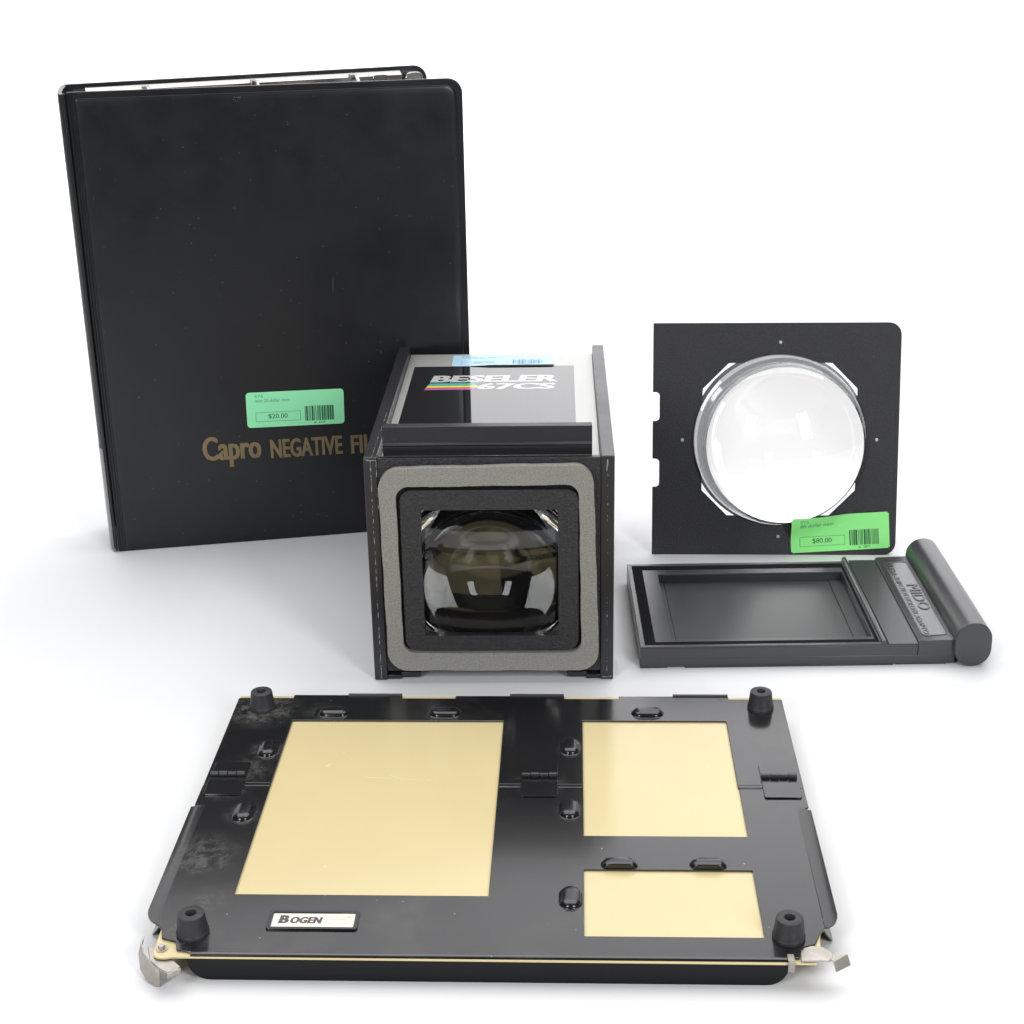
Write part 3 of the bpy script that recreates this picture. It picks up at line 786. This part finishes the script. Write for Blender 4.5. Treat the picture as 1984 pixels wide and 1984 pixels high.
# cream board under the frames
mb = MB().prism([(XL + .02, 21.26), (XL + .04, 0.5), (-3.35, -1.0), (-3.07, -2.6), (-3.02, -3.9), (-3.02, -4.5), (-2.93, -4.85), (-2.70, -5.0),
                 (-2.35, -5.03), (-1.95, -4.93), (-1.12, -4.92), (-0.9, -4.92), (27.4, -4.98), (28.6, -4.95), (28.95, -4.2), (29.0, -3.3), (29.2, -2.2), (29.4, -1.2), (XR - .04, 0.5), (XR - .02, 21.22)], 1.26, 1.375)
cream = part('cream_board', mb, M_cream, easel, bevel=0.02)
# rear frame leaf
rear = [(XL, 10.42), (0, 10.42), (0, w1[2]), (12.90, w1[2]), (12.90, 10.42), (17.70, 10.42), (17.70, 18.02), (26.36, 18.02), (26.36, 10.42), (XR, 10.42),
        (XR, 20.78), (26.74, 20.78), (26.74, 21.16), (19.96, 21.12), (19.96, 20.78), (16.56, 20.78), (16.56, 21.16), (9.76, 21.12), (9.76, 20.80),
        (6.42, 20.80), (6.42, 21.2), (-0.42, 21.2), (-0.42, 20.80), (XL + .1, 20.80), (XL, 20.7)]
mb = MB().prism(rear, zb0, zb1)
rear_o = part('rear_frame', mb, M_enamel_dust, easel, bevel=0.03)
frontp = [(XL - .02, 10.34), (XL - .02, 8.35), (-3.34, 8.3), (-3.42, -2.5), (-3.02, -2.85), (-2.80, -3.65), (-2.07, -3.9), (-1.88, -4.55), (-1.15, -4.70), (27.3, -4.72), (27.84, -4.70),
          (28.05, -3.92), (28.72, -3.66), (29.05, -2.86), (29.36, -2.4), (29.40, 7.9), (XR, 8.45), (XR, 10.34), (26.42, 10.34), (26.42, 5.50), (17.71, 5.50), (17.71, 10.34), (12.90, 10.34), (12.90, 0), (0, 0), (0, 10.34)]
hole3 = [(17.70, -3.20), (26.36, -3.20), (26.36, 2.40), (17.70, 2.40)]
mb = MB().prism(frontp, zb0, zb1, holes=[hole3])
front_o = part('front_frame', mb, M_enamel_dust, easel, bevel=0.03)
mb = MB().prism([(-4.70, 1.40), (-4.70, 1.498), (-4.76, 1.494), (-4.82, 1.478), (-4.87, 1.452), (-4.90, 1.415), (-4.91, 1.385), (-4.86, 1.385), (-4.80, 1.42)], -1.14, 27.35, f=lambda u, v, w: (w, u, v))
part('front_hem', mb, M_enamel, front_o, sharp=50)
# side grips: sheet bent upwards along both sides of the front frame
def flap(xa, xb, sgn, y_top, y_bot):
    pa = []; pb = []
    prof = []
    for i in range(7):
        t = i / 6.0; prof.append((xa + (xb - xa) * t, 1.49 + 0.20 * (t ** 1.6)))
    mbx = MB(); rows = []
    ys = [y_top - 0.03, y_top - 0.2, y_top - 0.6, 4.0, 0.0, y_bot + 1.2, y_bot + 0.75, y_bot + 0.45, y_bot + 0.22, y_bot + 0.08, y_bot]
    vs = []
    for yy in ys:
        # rounded lower corner : the width shrinks along a quarter circle
        if yy < y_bot + 0.75:
            q = (y_bot + 0.75 - yy) / 0.75; wid = 0.25 + 0.75 * math.sqrt(max(0, 1 - q * q))
        elif yy > y_top - 0.6: wid = 0.15 + 0.85 * min(1.0, (y_top - yy) / 0.6)
        else: wid = 1.0
        for i in range(7):
            t = i / 6.0 * wid
            vs.append((xa + (xb - xa) * t, yy, 1.495 + 0.25 * (t ** 1.4)))
    n = 7; fs = [(j * n + i, j * n + i + 1, (j + 1) * n + i + 1, (j + 1) * n + i) for j in range(len(ys) - 1) for i in range(n - 1)]
    mbx.add(vs, fs, True)
    m = len(vs)
    mbx.add([(x, y, z - 0.09) for x, y, z in vs], [tuple(reversed(f)) for f in fs], True)
    loop = [i for i in range(n)] + [j * n + n - 1 for j in range(1, len(ys))] + [(len(ys) - 1) * n + i for i in range(n - 2, -1, -1)] + [j * n for j in range(len(ys) - 2, 0, -1)]
    for a, b in zip(loop, loop[1:] + loop[:1]): mbx.f.append((a, b, b + m, a + m)); mbx.sm.append(False)
    return mbx
part('side_grip', flap(-3.34, -3.93, -1, 8.35, -2.45), M_enamel_dust, easel, sharp=50)
part('side_grip', flap(29.38, 30.06, 1, 8.35, -2.35), M_enamel, easel, sharp=50)
# rolled tabs on the rear edge
for i, (x0, x1) in enumerate(((3.02, 6.39), (13.17, 16.54), (23.32, 26.72))):
    mb = MB(); mb.tube([(x0, 21.16, 1.46), (x1, 21.16, 1.46)], 0.15, 12); part('rolled_tab', mb, M_satin, rear_o)
# hinges
def hinge(xa):
    mbx = MB().prism(rrect(xa, xa + 2.05, 11.45, 12.85, 0.12, 3), 1.50, 1.575)
    mbx.prism(rrect(xa, xa + 2.05, 9.28, 11.25, 0.12, 3), 1.50, 1.59)
    return mbx
h0 = part('hinge', hinge(0.0), M_enamel, easel, bevel=0.015, loc=(-3.62, 0, 0))
mb = MB()
for k in range(4):
    xa = 0.02 + k * 0.505
    mb.tube([(xa, 11.36, 1.66), (xa + 0.46, 11.36, 1.66)], 0.19 if k % 2 else 0.17, 16)
k0 = part('knuckle', mb, M_satin, h0)
for xa in (14.22, 27.74): copy_part(h0, easel, (xa, 0, 0))
# raised line along the fold, each side of the gap
for x0, x1 in ((-1.45, -0.05), (12.95, 14.15), (16.32, 17.66), (26.42, 27.66)):
    part('fold_bead', MB().tube([(x0, 10.33, 1.49), (x1, 10.33, 1.49)], 0.045, 8), M_enamel, front_o)
    part('fold_bead', MB().tube([(x0, 10.68, 1.485), (x1, 10.68, 1.485)], 0.04, 8), M_enamel, rear_o)
# pressed bosses
def boss(cx, cy, lx, ly, hgt=0.34, cut=None):
    mbx = MB(); rows = []
    steps = [(-0.10, 1.492), (-0.03, 1.515)] + [(0.42 * (1 - math.cos(t)), 1.53 + (hgt - .03) * math.sin(t)) for t in [R(q) for q in (4, 9, 15, 22, 30, 38, 46, 54, 62, 70, 78, 86)]]
    for ins, z in steps:
        rows.append([(x, y, z) for x, y in stadium(cx, cy, lx - 2 * ins, ly - 2 * ins, 16)])
    n = len(rows[0]); vs = [p for r in rows for p in r]
    if cut is not None: vs = [(x, max(y, cut), z) for x, y, z in vs]
    fs = [(k * n + i, k * n + (i + 1) % n, (k + 1) * n + (i + 1) % n, (k + 1) * n + i) for k in range(len(rows) - 1) for i in range(n)]
    fs.append(tuple((len(rows) - 1) * n + i for i in range(n)))
    mbx.add(vs, fs, True); return mbx
for cx, cy, lx, ly, cut, par in ((2.44, 18.86, 1.85, 1.10, None, rear_o), (9.28, 18.86, 1.85, 1.10, None, rear_o), (21.66, 18.93, 1.85, 1.10, None, rear_o),
                            (-0.84, 14.42, 1.00, 1.85, None, rear_o), (16.96, 14.82, 1.05, 1.85, None, rear_o), (-0.96, 7.55, 1.05, 1.85, None, front_o), (16.95, 8.02, 1.05, 1.80, None, front_o),
                            (17.03, -0.18, 1.05, 1.80, None, front_o), (19.54, 2.78, 1.80, 1.05, 2.47, front_o), (24.12, 2.80, 1.80, 1.05, 2.47, front_o)):
    part('pressed_boss', boss(cx, cy, lx, ly, 0.30, cut), M_enamel_c, par, sharp=70)
# rubber feet, wide end on the frame, with a screw hole
fp = [(0.0, 0.25), (0.25, 0.25), (0.25, 1.10), (0.28, 1.15), (0.58, 1.15), (0.64, 1.12), (0.66, 1.06), (0.765, 0.20), (0.785, 0.17), (0.80, 0.15), (0.80, 0.0), (0.0, 0.0)]
mb = MB().lathe(fp, 48)
f0 = part('rubber_foot', mb, M_rubber, easel, sharp=40, loc=(-2.13, 19.54, 1.502))
mb = MB().lathe([(0, 0.26), (0.12, 0.26), (0.12, 0.36), (0.05, 0.42), (0, 0.42)], 16); part('screw', mb, M_darkring, f0)
for x, y in ((28.60, 19.72), (-1.38, -3.20), (27.52, -3.14)): copy_part(f0, easel, (x, y, 1.502))
# scratches on the cream board
mb = MB(); r2 = random.Random(11)
def scratch(x0, y0, x1, y1, w):
    p = [(x0 + (x1 - x0) * i / 8 + r2.uniform(-.02, .02), y0 + (y1 - y0) * i / 8 + r2.uniform(-.03, .03)) for i in range(9)]
    mb.strip([(x, y + w * r2.uniform(.2, 1), 1.378) for x, y in p], [(x, y - w * r2.uniform(.2, 1), 1.378) for x, y in p])
scratch(5.2, 11.55, 9.0, 11.25, 0.018); scratch(6.6, 11.75, 7.2, 11.55, 0.03); scratch(8.8, 11.3, 9.1, 11.25, 0.04)
for k in range(5): scratch(2.75 + k * .06, 12.75 + k * .07, 2.95 + k * .05, 12.72 + k * .07, 0.03)
scratch(3.6, 14.3, 3.7, 14.25, 0.03); scratch(24.8, 12.9, 24.9, 12.88, .02)
part('scratches', mb, M_scratch, cream, kind='stuff')
# maker's badge
bo = rrect(2.12, 6.62, -2.96, -1.44, 0.16, 4); bi = rrect(2.33, 6.42, -2.79, -1.61, 0.05, 2)
mb = MB().prism(bo, 1.50, 1.60, holes=[bi]); bd = part('badge', mb, M_enamel_c, front_o, bevel=0.04, seg=2)
mb = MB().box(2.335, 6.415, -2.785, -1.615, 1.505, 1.525); part('name_plate', mb, M_bplate, bd)
mb = MB(); zb = 1.530
for dx, dz in ((0, 0), (0.045, 0.001)):
    text_into(mb, 'B', 2.64 + dx, 3.10 + dx, -2.43, -1.78, zb + dz, zb + dz, fz, bold=0.04)
    text_into(mb, 'OGEN', 3.20 + dx, 4.72 + dx, -2.43, -1.90, zb + dz, zb + dz, fz, bold=0.032, space=1.08)
mb.v = [(x + (y + 2.43) * 0.12, y, z) for x, y, z in mb.v]
part('lettering', mb, M_bprint, bd)
mb = MB()
text_into(mb, 'PHOTO  CORP', 4.88, 6.26, -1.96, -1.84, zb, zb, fz)
text_into(mb, 'ENGLEWOOD, N.J.', 4.86, 6.26, -2.18, -2.06, zb, zb, fz)
text_into(mb, 'MADE IN USA', 5.04, 6.08, -2.44, -2.34, zb, zb, fz)
part('lettering', mb, M_bprint2, bd)
# front lip standing on the table
mb = MB().prism(rrect(-1.33, 27.36, 0.0, 1.30, (1.05, 1.05, 0.1, 0.1), 8), -4.86, -4.76, f=fy)
part('front_lip', mb, M_lip, easel, bevel=0.02)
mb = MB().box(-1.9, 28.0, -4.70, 20.8, 1.10, 1.255); part('lower_board', mb, M_enamel, easel)
# side lips, flaring outwards
def side_lip(x1, x0):
    s = 1 if x0 > x1 else -1
    pts = [(-3.60, 1.25), (-3.75, 0.6), (-3.55, 0.1), (-3.2, 0.02), (19.5, 0.02), (20.3, 0.4), (20.5, 1.25)]
    return MB().prism(pts, 0, 0.1, f=lambda u, v, w: (x1 + (x0 - x1) * (1 - v / 1.25) + w * s, u + 2.0 * (0 if u > 0 else 1), v))
part('side_lip', side_lip(-3.05, -3.92), M_enamel, easel, bevel=0.02)
part('side_lip', side_lip(29.1, 29.9), M_enamel, easel, bevel=0.02)
# corner latches of bent nickel sheet
mb = MB()
A = [(-3.72, -3.35, 1.40), (-3.74, -3.85, 1.35), (-3.50, -4.45, 1.28), (-3.05, -5.00, 1.20), (-2.55, -5.45, 1.12), (-2.48, -5.46, 1.10)]
Bt = [(-3.82, -3.45, 1.05), (-3.86, -4.05, 0.85), (-3.66, -4.65, 0.45), (-3.30, -5.05, 0.12), (-2.85, -5.35, 0.03), (-2.56, -5.42, 0.02)]
mb.strip(A, Bt, 0.09, (-0.6, -0.7, 0.0))
lt = part('corner_latch', mb, M_steel_d, easel, bevel=0.02)
mb = MB().prism([(-3.45, -3.95), (-3.0, -4.0), (-2.2, -4.6), (-2.0, -4.95), (-1.50, -5.45), (-1.58, -5.62), (-2.02, -5.90), (-2.3, -5.75), (-2.5, -5.6), (-3.1, -5.0)], 1.14, 1.22)
part('latch_arm', mb, M_steel_d, lt, bevel=0.03)
mb = MB().strip([(-1.50, -5.55, 1.20), (-2.02, -5.95, 1.20)], [(-1.52, -5.62, 0.98), (-2.04, -6.02, 0.98)], 0.08, (0.5, -0.7, 0)); part('latch_tip', mb, M_steel_d, lt)
mb = MB().lathe([(0, 0), (0.30, 0), (0.30, 0.05), (0.17, 0.06), (0.17, 0.2), (0.14, 0.24), (0, 0.24)], 6, f=lambda x, y, h: (-2.64 + x, -4.36 + y, 1.376 + h), smooth=False)
part('hex_screw', mb, M_steel_d, lt)
mb = MB().prism([(27.88, -5.08), (27.92, -4.45), (28.12, -4.08), (28.50, -3.92), (29.02, -3.98), (29.34, -4.28), (29.42, -4.55), (29.38, -4.78), (29.2, -5.02)], 1.50, 1.60)
rt = part('corner_latch', mb, M_steel_d, easel, bevel=0.03)
mb = MB().prism([(29.30, -4.35), (29.60, -4.62), (30.02, -4.52), (30.06, -4.62), (29.38, -5.02), (29.2, -4.9)], 1.50, 1.59)
part('latch_arm', mb, M_steel_d, rt, bevel=0.02)
mb = MB().strip([(30.08, -4.50, 1.60), (29.32, -5.04, 1.60)], [(30.22, -4.72, 1.15), (29.46, -5.26, 1.15)], 0.09, (0.5, -0.7, 0)); part('latch_tip', mb, M_steel_d, rt, bevel=0.03)
mb = MB().box(27.27, 27.60, -5.12, -5.03, 0.95, 1.52); mb.box(27.27, 27.60, -5.03, -4.5, 1.505, 1.56); part('latch_tab', mb, M_steel_d, rt, bevel=0.03)
